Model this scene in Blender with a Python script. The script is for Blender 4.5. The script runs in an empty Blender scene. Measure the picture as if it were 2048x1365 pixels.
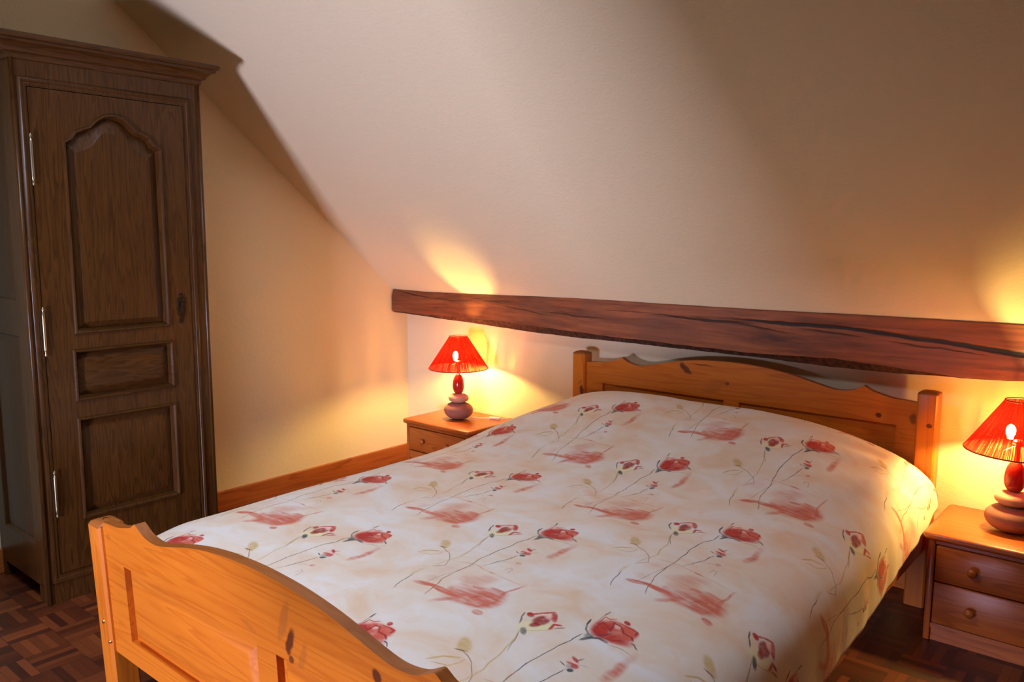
import bpy, bmesh, math, random
from mathutils import Vector, Matrix

R = math.radians
col = bpy.context.scene.collection
scene = bpy.context.scene

# ------------------------------------------------------------------ camera
CAM = (3.4672, -3.1801, 1.315)
YAW, PITCH, ROLL, FPX = R(40.0554), R(-7.4489), R(0.225), 1618.5
fw = Vector((-math.sin(YAW) * math.cos(PITCH), math.cos(YAW) * math.cos(PITCH), math.sin(PITCH)))
rt = Vector((math.cos(YAW), math.sin(YAW), 0)); up = rt.cross(fw)
rt2 = rt * math.cos(ROLL) + up * math.sin(ROLL); up2 = -rt * math.sin(ROLL) + up * math.cos(ROLL)
cam_d = bpy.data.cameras.new('camera'); cam = bpy.data.objects.new('camera', cam_d); col.objects.link(cam)
M4 = Matrix((rt2, up2, -fw)).transposed().to_4x4(); M4.translation = CAM
cam.matrix_world = M4
cam_d.sensor_width = 36.0; cam_d.lens = FPX / 2048 * 36.0; cam_d.clip_start = 0.05
scene.camera = cam

# ------------------------------------------------------------------ view, world, daylight
scene.view_settings.view_transform = 'Standard'; scene.view_settings.look = 'None'
scene.view_settings.gamma = 1.0; scene.view_settings.use_curve_mapping = False
scene.view_settings.exposure = 0.0
world = bpy.data.worlds.new('sky'); scene.world = world; world.use_nodes = True
world.node_tree.nodes['Background'].inputs[0].default_value = (0.62, 0.74, 1.0, 1)
world.node_tree.nodes['Background'].inputs[1].default_value = 0.6

def area(name, loc, target, sx, sy, power, color, spread=180):
    l = bpy.data.lights.new(name, 'AREA'); l.shape = 'RECTANGLE'; l.size = sx; l.size_y = sy
    l.energy = power; l.color = color; l.spread = R(spread)
    o = bpy.data.objects.new(name, l); col.objects.link(o); o.location = loc
    o.rotation_euler = (Vector(target) - Vector(loc)).to_track_quat('-Z', 'Y').to_euler(); return o
# daylight entering by the low window in the rear wall and by the skylight over the foot of the bed
WINX0, WINX1, WINZ0, WINZ1, WINY = 1.65, 2.25, 0.12, 0.70, -5.10
area('window_daylight', ((WINX0 + WINX1) / 2, WINY + 0.06, (WINZ0 + WINZ1) / 2), ((WINX0 + WINX1) / 2, 0, (WINZ0 + WINZ1) / 2 + 1.6),
     WINX1 - WINX0 - .1, WINZ1 - WINZ0 - .1, 116.0, (0.92, 0.90, 1.32))
SKX0, SKX1, SKY0, SKY1 = 1.40, 2.10, -3.05, -2.35
area('skylight_daylight', ((SKX0 + SKX1) / 2, (SKY0 + SKY1) / 2, 2.70), ((SKX0 + SKX1) / 2, (SKY0 + SKY1) / 2, 0), SKX1 - SKX0 - .1, SKY1 - SKY0 - .1, 27.0, (0.82, 0.96, 1.24), 140)
LAMP_STRENGTH = 2150.0
LAMP_COLOR = (1.0, 0.62, 0.18)

# ------------------------------------------------------------------ node helper
class NT:
    def __init__(s, name, rough=0.5, spec=0.5):
        s.m = bpy.data.materials.new(name); s.m.use_nodes = True; s.t = s.m.node_tree
        s.b = s.t.nodes['Principled BSDF']
        s.b.inputs['Roughness'].default_value = rough
        s.b.inputs['Specular IOR Level'].default_value = spec
    def n(s, typ, ins=None, **kw):
        nd = s.t.nodes.new(typ)
        for k, v in kw.items(): setattr(nd, k, v)
        for k, v in (ins or {}).items(): s.set(nd.inputs[k], v)
        return nd
    def set(s, sock, v):
        if isinstance(v, bpy.types.NodeSocket): s.t.links.new(v, sock)
        else: sock.default_value = v
    def coords(s, kind='Object'): return s.n('ShaderNodeTexCoord').outputs[kind]
    def math(s, op, a, b=0.0, c=None, clamp=False):
        nd = s.n('ShaderNodeMath', operation=op, use_clamp=clamp); s.set(nd.inputs[0], a); s.set(nd.inputs[1], b)
        if c is not None: s.set(nd.inputs[2], c)
        return nd.outputs[0]
    def vmath(s, op, a, b=(0, 0, 0)):
        nd = s.n('ShaderNodeVectorMath', operation=op); s.set(nd.inputs[0], a)
        if op == 'SCALE': s.set(nd.inputs[3], b)
        elif op != 'LENGTH': s.set(nd.inputs[1], b)
        return nd.outputs['Value' if op == 'LENGTH' else 'Vector']
    def mapping(s, v, loc=(0, 0, 0), rot=(0, 0, 0), scale=(1, 1, 1), typ='POINT'):
        nd = s.n('ShaderNodeMapping', vector_type=typ); s.set(nd.inputs[0], v)
        s.set(nd.inputs[1], loc); s.set(nd.inputs[2], rot); s.set(nd.inputs[3], scale); return nd.outputs[0]
    def noise(s, v, scale, detail=4.0, rough=0.55, dist=0.0, out=0):
        nd = s.n('ShaderNodeTexNoise'); s.set(nd.inputs['Vector'], v); s.set(nd.inputs['Scale'], scale)
        s.set(nd.inputs['Detail'], detail); s.set(nd.inputs['Roughness'], rough); s.set(nd.inputs['Distortion'], dist)
        return nd.outputs[out]
    def ramp(s, fac, stops, interp='LINEAR'):
        nd = s.n('ShaderNodeValToRGB'); s.set(nd.inputs[0], fac); cr = nd.color_ramp; cr.interpolation = interp
        while len(cr.elements) < len(stops): cr.elements.new(0.5)
        for e, (p, c) in zip(cr.elements, stops):
            e.position = p; e.color = (c[0], c[1], c[2], 1) if isinstance(c, tuple) else (c, c, c, 1)
        return nd.outputs[0]
    def mix(s, f, a, b, mode='MIX'):
        nd = s.n('ShaderNodeMix', data_type='RGBA', blend_type=mode)
        s.set(nd.inputs[0], f); s.set(nd.inputs[6], a if not isinstance(a, tuple) else (*a[:3], 1)); s.set(nd.inputs[7], b if not isinstance(b, tuple) else (*b[:3], 1))
        return nd.outputs[2]
    def rng(s, v, a, b, c=0.0, d=1.0, smooth=True):
        nd = s.n('ShaderNodeMapRange', interpolation_type='SMOOTHSTEP' if smooth else 'LINEAR')
        for i, x in enumerate((v, a, b, c, d)): s.set(nd.inputs[i], x)
        return nd.outputs[0]
    def ell(s, p, x, y, a, b, rot, soft):      # 1 inside an ellipse, 0 outside
        q = s.mapping(p, (x, y, 0), (0, 0, rot), (a, b, 1), 'TEXTURE')
        return s.rng(s.vmath('LENGTH', q), 1.0 + soft, max(0.02, 1.0 - soft))
    def color(s, c): s.set(s.b.inputs['Base Color'], c if not isinstance(c, tuple) else (*c[:3], 1))
    def bump(s, h, strength=0.3, dist=0.002):
        nd = s.n('ShaderNodeBump'); nd.inputs['Strength'].default_value = strength; nd.inputs['Distance'].default_value = dist
        s.set(nd.inputs['Height'], h); s.set(s.b.inputs['Normal'], nd.outputs[0]); return nd.outputs[0]
    def sep(s, v): return s.n('ShaderNodeSeparateXYZ', {0: v}).outputs
    def comb(s, x, y, z=0.0): return s.n('ShaderNodeCombineXYZ', {0: x, 1: y, 2: z}).outputs[0]

def wood(name, axis, light, mid, dark, scale=1.0, rough=0.4, spec=0.5, knots=0.0, marks=(), plane='xz', loc=(0, 0, 0), bump=0.15, coat=0.0, contrast=1.0):
    """wood with its grain along one axis; marks are knots and checks at their own places on the plane"""
    m = NT(name, rough, spec); c = m.mapping(m.coords(), loc)
    st = [1.0, 1.0, 1.0]; st['xyz'.index(axis)] = 0.07
    v = m.mapping(c, scale=tuple(a * scale for a in st))
    warp = m.noise(v, 2.2, 3.0, 0.5, out=1)
    v2 = m.vmath('ADD', v, m.vmath('SCALE', m.vmath('SUBTRACT', warp, (0.5, 0.5, 0.5)), 0.22))
    big = m.noise(v2, 9.0, 2.0, 0.5)
    rings = m.math('FRACT', m.math('MULTIPLY', big, 9.0))
    rings = m.ramp(rings, [(0.0, 0.15), (0.55, 0.45), (0.88, 1.0), (1.0, 0.2)])
    fine = m.noise(m.mapping(c, scale=tuple((8 if a == 1.0 else 0.35) * scale for a in st)), 22.0, 3.0, 0.6)
    g = m.math('ADD', m.math('MULTIPLY', rings, 0.45), m.math('MULTIPLY', fine, 0.55))
    g = m.math('ADD', m.math('MULTIPLY', m.math('SUBTRACT', g, 0.5), contrast), 0.5)
    cc = m.ramp(g, [(0.12, light), (0.5, mid), (0.92, dark)])
    blot = m.noise(m.mapping(c, scale=tuple((1.0 if a == 1.0 else 0.4) for a in st)), 3.0, 3.0)
    cc = m.mix(m.rng(blot, 0.35, 0.7, 0.0, 0.5), cc, m.mix(1.0, cc, (0.72, 0.66, 0.6), 'MULTIPLY'))
    if knots:
        vo = m.n('ShaderNodeTexVoronoi', {'Scale': 3.3}); m.set(vo.inputs['Vector'], m.mapping(c, scale=tuple((1.0 if a == 1.0 else 0.5) * scale for a in st)))
        k = m.rng(vo.outputs['Distance'], 0.10 * knots, 0.02); cc = m.mix(k, cc, tuple(x * 0.35 for x in dark))
    if marks:
        xyz = m.sep(c); p = m.comb(xyz['xyz'.index(plane[0])], xyz['xyz'.index(plane[1])])
        p = m.vmath('ADD', p, m.vmath('SCALE', m.vmath('SUBTRACT', m.noise(p, 30.0, 2.0, out=1), (0.5, 0.5, 0.5)), 0.012))
        p = m.mapping(p, scale=(1, 1, 0))
        for (x, y, a, b, rot, al, mc) in marks:
            cc = m.mix(m.math('MULTIPLY', m.ell(p, x, y, a, b, rot, 0.30), al), cc, mc)
    m.color(cc); m.bump(g, bump, 0.0015)
    if coat: m.b.inputs['Coat Weight'].default_value = coat; m.b.inputs['Coat Roughness'].default_value = 0.25
    return m.m

def plain(name, c, rough=0.5, metal=0.0, spec=0.5, nz=0.0, nscale=40.0):
    m = NT(name, rough, spec); m.b.inputs['Metallic'].default_value = metal
    n = m.noise(m.coords(), nscale, 3.0)
    m.color(m.mix(n, tuple(x * (1 - nz) for x in c), tuple(min(1, x * (1 + nz)) for x in c))); return m.m

def plaster(name, c):
    m = NT(name, 0.9, 0.2); v = m.coords()
    n1 = m.noise(v, 140.0, 3.0, 0.6); n2 = m.noise(v, 3.0, 3.0)
    m.color(m.mix(n2, tuple(x * 0.97 for x in c), c))
    h = m.math('ADD', m.math('MULTIPLY', n1, 1.0), m.math('MULTIPLY', m.noise(v, 45.0, 2.0), 0.8)); m.bump(h, 0.45, 0.0035); return m.m

PINE = ((0.68, 0.225, 0.020), (0.57, 0.150, 0.011), (0.36, 0.070, 0.004))
OAK = ((0.130, 0.052, 0.010), (0.066, 0.024, 0.0045), (0.016, 0.006, 0.0016))
M = {}
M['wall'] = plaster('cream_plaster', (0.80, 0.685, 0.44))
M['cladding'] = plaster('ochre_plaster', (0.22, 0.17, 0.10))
M['trim'] = wood('baseboard_wood', 'y', (0.52, 0.17, 0.035), (0.42, 0.11, 0.02), (0.26, 0.06, 0.01), 1.3, 0.45, knots=1.0)
for ax in 'xyz':
    M['pine_' + ax] = wood('pine_' + ax, ax, *PINE, 1.6, 0.36, knots=0.6, spec=0.28, coat=0.03, contrast=0.6)
    M['oak_' + ax] = wood('dark_oak_' + ax, ax, *OAK, 3.0, 0.33, spec=0.32, knots=0.0, bump=0.2, coat=0.08, contrast=0.7)
kn = (0.10, 0.022, 0.006); kn2 = (0.34, 0.10, 0.015)
BX, BY = 2.055, -1.20        # bed root
M['pine_foot'] = wood('pine_footboard', 'x', *PINE, 1.6, 0.34, spec=0.28, coat=0.03, contrast=0.6, loc=(BX, BY, 0), marks=[
    (2.169, .522, .030, .011, 1.15, .95, kn), (2.150, .556, .05, .012, 1.2, .6, kn2), (2.205, .492, .045, .009, 1.2, .5, kn2), (2.168, .484, .009, .009, 0, .85, kn),
    (2.160, .497, .006, .006, 0, .7, kn), (2.430, .545, .012, .013, 0, .95, kn), (2.02, .505, .03, .006, -.3, .5, kn2), (1.372, .535, .010, .008, 0, .6, kn2),
    (1.45, .43, .006, .03, 0, .4, kn2)])
M['pine_head'] = wood('pine_headboard', 'x', *PINE, 1.4, 0.40, spec=0.28, coat=0.03, contrast=0.6, loc=(BX, BY, 0), marks=[
    (1.855, .755, .030, .012, -.6, .9, kn), (1.837, .768, .010, .016, .2, .8, kn), (1.93, .782, .045, .003, 0, .7, kn), (2.042, .716, .008, .007, 0, .8, kn),
    (1.99, .70, .06, .02, .5, .35, kn2), (2.633, .672, .010, .009, 0, .95, kn), (2.75, .675, .012, .02, 0, .7, kn), (2.2, .69, .09, .006, 0, .3, kn2)])
M['pine_post'] = wood('pine_post', 'z', *PINE, 1.5, 0.38, spec=0.28, coat=0.03, contrast=0.6, loc=(BX, BY, 0), marks=[
    (1.334, .603, .011, .022, 0, .95, kn), (1.326, .640, .014, .008, .5, .6, kn2), (2.807, .663, .010, .008, 0, .95, kn)])
M['pine_edge'] = wood('pine_edge_grain', 'x', (0.44, 0.14, 0.020), (0.34, 0.095, 0.012), (0.22, 0.05, 0.006), 2.0, 0.45, contrast=0.6)  # darker pine tone for board edges and post tops
M['black_dot'] = plain('dark_bolt_plug', (0.02, 0.012, 0.008), 0.7)
M['brass'] = plain('brass', (0.80, 0.58, 0.26), 0.3, 1.0, nz=.1)
M['hinge'] = plain('hinge_brass', (0.42, 0.38, 0.25), 0.35, 1.0, nz=.2)
M['iron'] = plain('blackened_iron', (0.06, 0.055, 0.05), 0.35, 1.0, nz=.3)
M['white_plastic'] = plain('white_plastic', (0.85, 0.82, 0.76), 0.4)
M['mattress'] = plain('mattress_ticking', (0.75, 0.70, 0.62), 0.9)
M['steel'] = plain('lamp_stem', (0.75, 0.6, 0.5), 0.3, 1.0)
M['stone_low'] = plain('taupe_stone', (0.27, 0.115, 0.075), 0.75, nz=.25, nscale=300)
M['stone_mid'] = plain('pale_stone', (0.52, 0.29, 0.18), 0.75, nz=.08, nscale=300)
M['stone_red'] = plain('red_glazed_stone', (0.42, 0.022, 0.012), 0.12, nz=.12)
M['window_paint'] = plain('window_paint', (0.7, 0.68, 0.62), 0.5)

# floor: mosaic parquet of small squares, strips turned at right angles from square to square
m = NT('mosaic_parquet', 0.42); c = m.mapping(m.coords(), (0, 0, 0), (0, 0, 0)); S = 0.13
xyz = m.sep(c); gx = m.math('DIVIDE', xyz[0], S); gy = m.math('DIVIDE', xyz[1], S)
ix = m.math('FLOOR', gx); iy = m.math('FLOOR', gy); fx = m.math('FRACT', gx); fy = m.math('FRACT', gy)
par = m.math('ABSOLUTE', m.math('MODULO', m.math('ADD', ix, iy), 2.0))
u = m.mix(par, m.comb(fx, fy), m.comb(fy, fx)); us = m.sep(u)
strip = m.math('FLOOR', m.math('MULTIPLY', us[0], 5.0)); edge = m.math('FRACT', m.math('MULTIPLY', us[0], 5.0))
wn = m.n('ShaderNodeTexWhiteNoise', noise_dimensions='3D'); m.set(wn.inputs['Vector'], m.comb(m.math('ADD', ix, m.math('MULTIPLY', strip, 17.3)), iy, strip))
gr = m.noise(m.mapping(m.comb(m.math('MULTIPLY', us[0], 6.0), m.math('MULTIPLY', us[1], 0.7), wn.outputs['Value']), scale=(1, 1, 7)), 6.0, 4.0)
cc = m.ramp(m.math('ADD', m.math('MULTIPLY', wn.outputs['Value'], 0.75), m.math('MULTIPLY', gr, 0.35)), [(0.15, (0.045, 0.010, 0.003)), (0.55, (0.11, 0.024, 0.006)), (0.95, (0.23, 0.057, 0.013))])
gap = m.math('MAXIMUM', m.math('LESS_THAN', edge, 0.05), m.math('LESS_THAN', us[1], 0.02))
m.color(m.mix(m.math('MULTIPLY', gap, 0.7), cc, (0.03, 0.01, 0.006))); m.bump(m.math('SUBTRACT', gr, gap), 0.2, 0.001); M['floor'] = m.m

# beam: rough oak with long checks
CR = [(1.92, .972, .20, .0045, -.02, .9), (2.10, .962, .18, .003, -.09, .8), (2.33, .981, .27, .007, -.01, 1), (2.62, .972, .20, .007, -.07, 1), (2.93, .950, .25, .009, -.09, 1),
      (3.35, .925, .30, .010, -.06, 1), (.18, .990, .14, .0028, -.10, .8), (.42, .975, .09, .0025, -.03, .6), (.72, .985, .12, .0022, -.05, .6), (.95, .955, .15, .0028, -.12, .7),
      (1.28, .945, .16, .0032, -.02, .7), (2.45, .958, .10, .003, -.05, .7), (2.80, .935, .14, .003, -.06, .7), (1.55, .985, .12, .002, 0, .5)]
m = NT('hewn_beam_oak', 0.62); c = m.coords(); v = m.mapping(c, scale=(0.09, 1, 1))
warp = m.noise(v, 6.0, 3.0, out=1); v2 = m.vmath('ADD', v, m.vmath('SCALE', m.vmath('SUBTRACT', warp, (.5, .5, .5)), 0.12))
g = m.noise(v2, 34.0, 5.0, 0.62); g2 = m.noise(c, 5.0, 3.0)
cc = m.ramp(g, [(0.30, (0.10, 0.025, 0.007)), (0.5, (0.24, 0.062, 0.016)), (0.72, (0.38, 0.11, 0.03))])
cc = m.mix(m.rng(g2, 0.42, 0.7, 0, 0.55), cc, (0.16, 0.055, 0.022))
xyz = m.sep(c); p = m.comb(xyz[0], xyz[2]); p = m.vmath('ADD', p, m.vmath('SCALE', m.vmath('SUBTRACT', m.noise(m.mapping(p, scale=(.4, 1, 1)), 18.0, 3.0, out=1), (.5, .5, .5)), 0.016))
p = m.mapping(p, scale=(1, 1, 0)); crack = None
for (x, z, a, b, rot, al) in CR:
    e = m.math('MULTIPLY', m.ell(p, x, z, a, b, rot, .4), al); crack = e if crack is None else m.math('MAXIMUM', crack, e)
m.color(m.mix(crack, cc, (0.012, 0.004, 0.002))); m.bump(m.math('SUBTRACT', m.math('MULTIPLY', g, 0.5), m.math('MULTIPLY', crack, 2.0)), 0.6, 0.004); M['beam'] = m.m
m = NT('beam_bark_edge', 0.9); m.color(m.ramp(m.noise(m.coords(), 60.0, 4.0), [(0.35, (0.02, 0.007, 0.003)), (0.75, (0.13, 0.04, 0.015))])); m.bump(m.noise(m.coords(), 90.0, 3.0), 0.8, 0.004); M['bark'] = m.m

# red string-covered shade: threads let a little of the bulb show, pleats run from rim to rim
m = NT('red_string_shade', 0.6); t = m.t
uvs = m.sep(m.coords('UV')); thr = m.math('FRACT', m.math('MULTIPLY', uvs[0], 150.0))
tn = m.noise(m.comb(m.math('MULTIPLY', uvs[0], 260.0), m.math('MULTIPLY', uvs[1], 1.5)), 1.0, 2.0)
openf = m.rng(m.math('ADD', tn, m.math('MULTIPLY', m.math('ABSOLUTE', m.math('SUBTRACT', thr, 0.5)), 0.25)), 0.47, 0.80, 0.03, 0.52)
rib = m.math('FRACT', m.math('ADD', m.math('MULTIPLY', uvs[0], 12.0), 0.5)); ribm = m.rng(m.math('ABSOLUTE', m.math('SUBTRACT', rib, 0.5)), 0.03, 0.012)
cshade = m.mix(tn, (0.17, 0.0009, 0.0007), (0.26, 0.0015, 0.001)); cshade = m.mix(m.math('MULTIPLY', ribm, 0.6), cshade, (0.08, 0.001, 0.001))
dif = m.n('ShaderNodeBsdfDiffuse', {0: cshade}); trl = m.n('ShaderNodeBsdfTranslucent', {0: cshade}); tr = m.n('ShaderNodeBsdfTransparent', {0: (1.0, 0.80, 0.45, 1)})
gl = m.n('ShaderNodeBsdfGlossy', {0: (1, .5, .4, 1), 1: 0.35})
a1 = m.n('ShaderNodeMixShader', {0: 0.55, 1: dif.outputs[0], 2: trl.outputs[0]}); a2 = m.n('ShaderNodeMixShader', {0: 0.0, 1: a1.outputs[0], 2: gl.outputs[0]})
a3 = m.n('ShaderNodeMixShader', {0: openf, 1: a2.outputs[0], 2: tr.outputs[0]}); t.links.new(a3.outputs[0], t.nodes['Material Output'].inputs[0]); M['shade'] = m.m
M['shade_inner'] = plain('shade_lining', (0.85, 0.55, 0.42), 0.8)
m = NT('lit_bulb', 0.4); m.b.inputs['Emission Color'].default_value = (*LAMP_COLOR, 1); m.b.inputs['Emission Strength'].default_value = LAMP_STRENGTH; M['bulb'] = m.m
M['shade_rim'] = plain('dark_red_piping', (0.35, 0.012, 0.008), 0.6)

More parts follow.
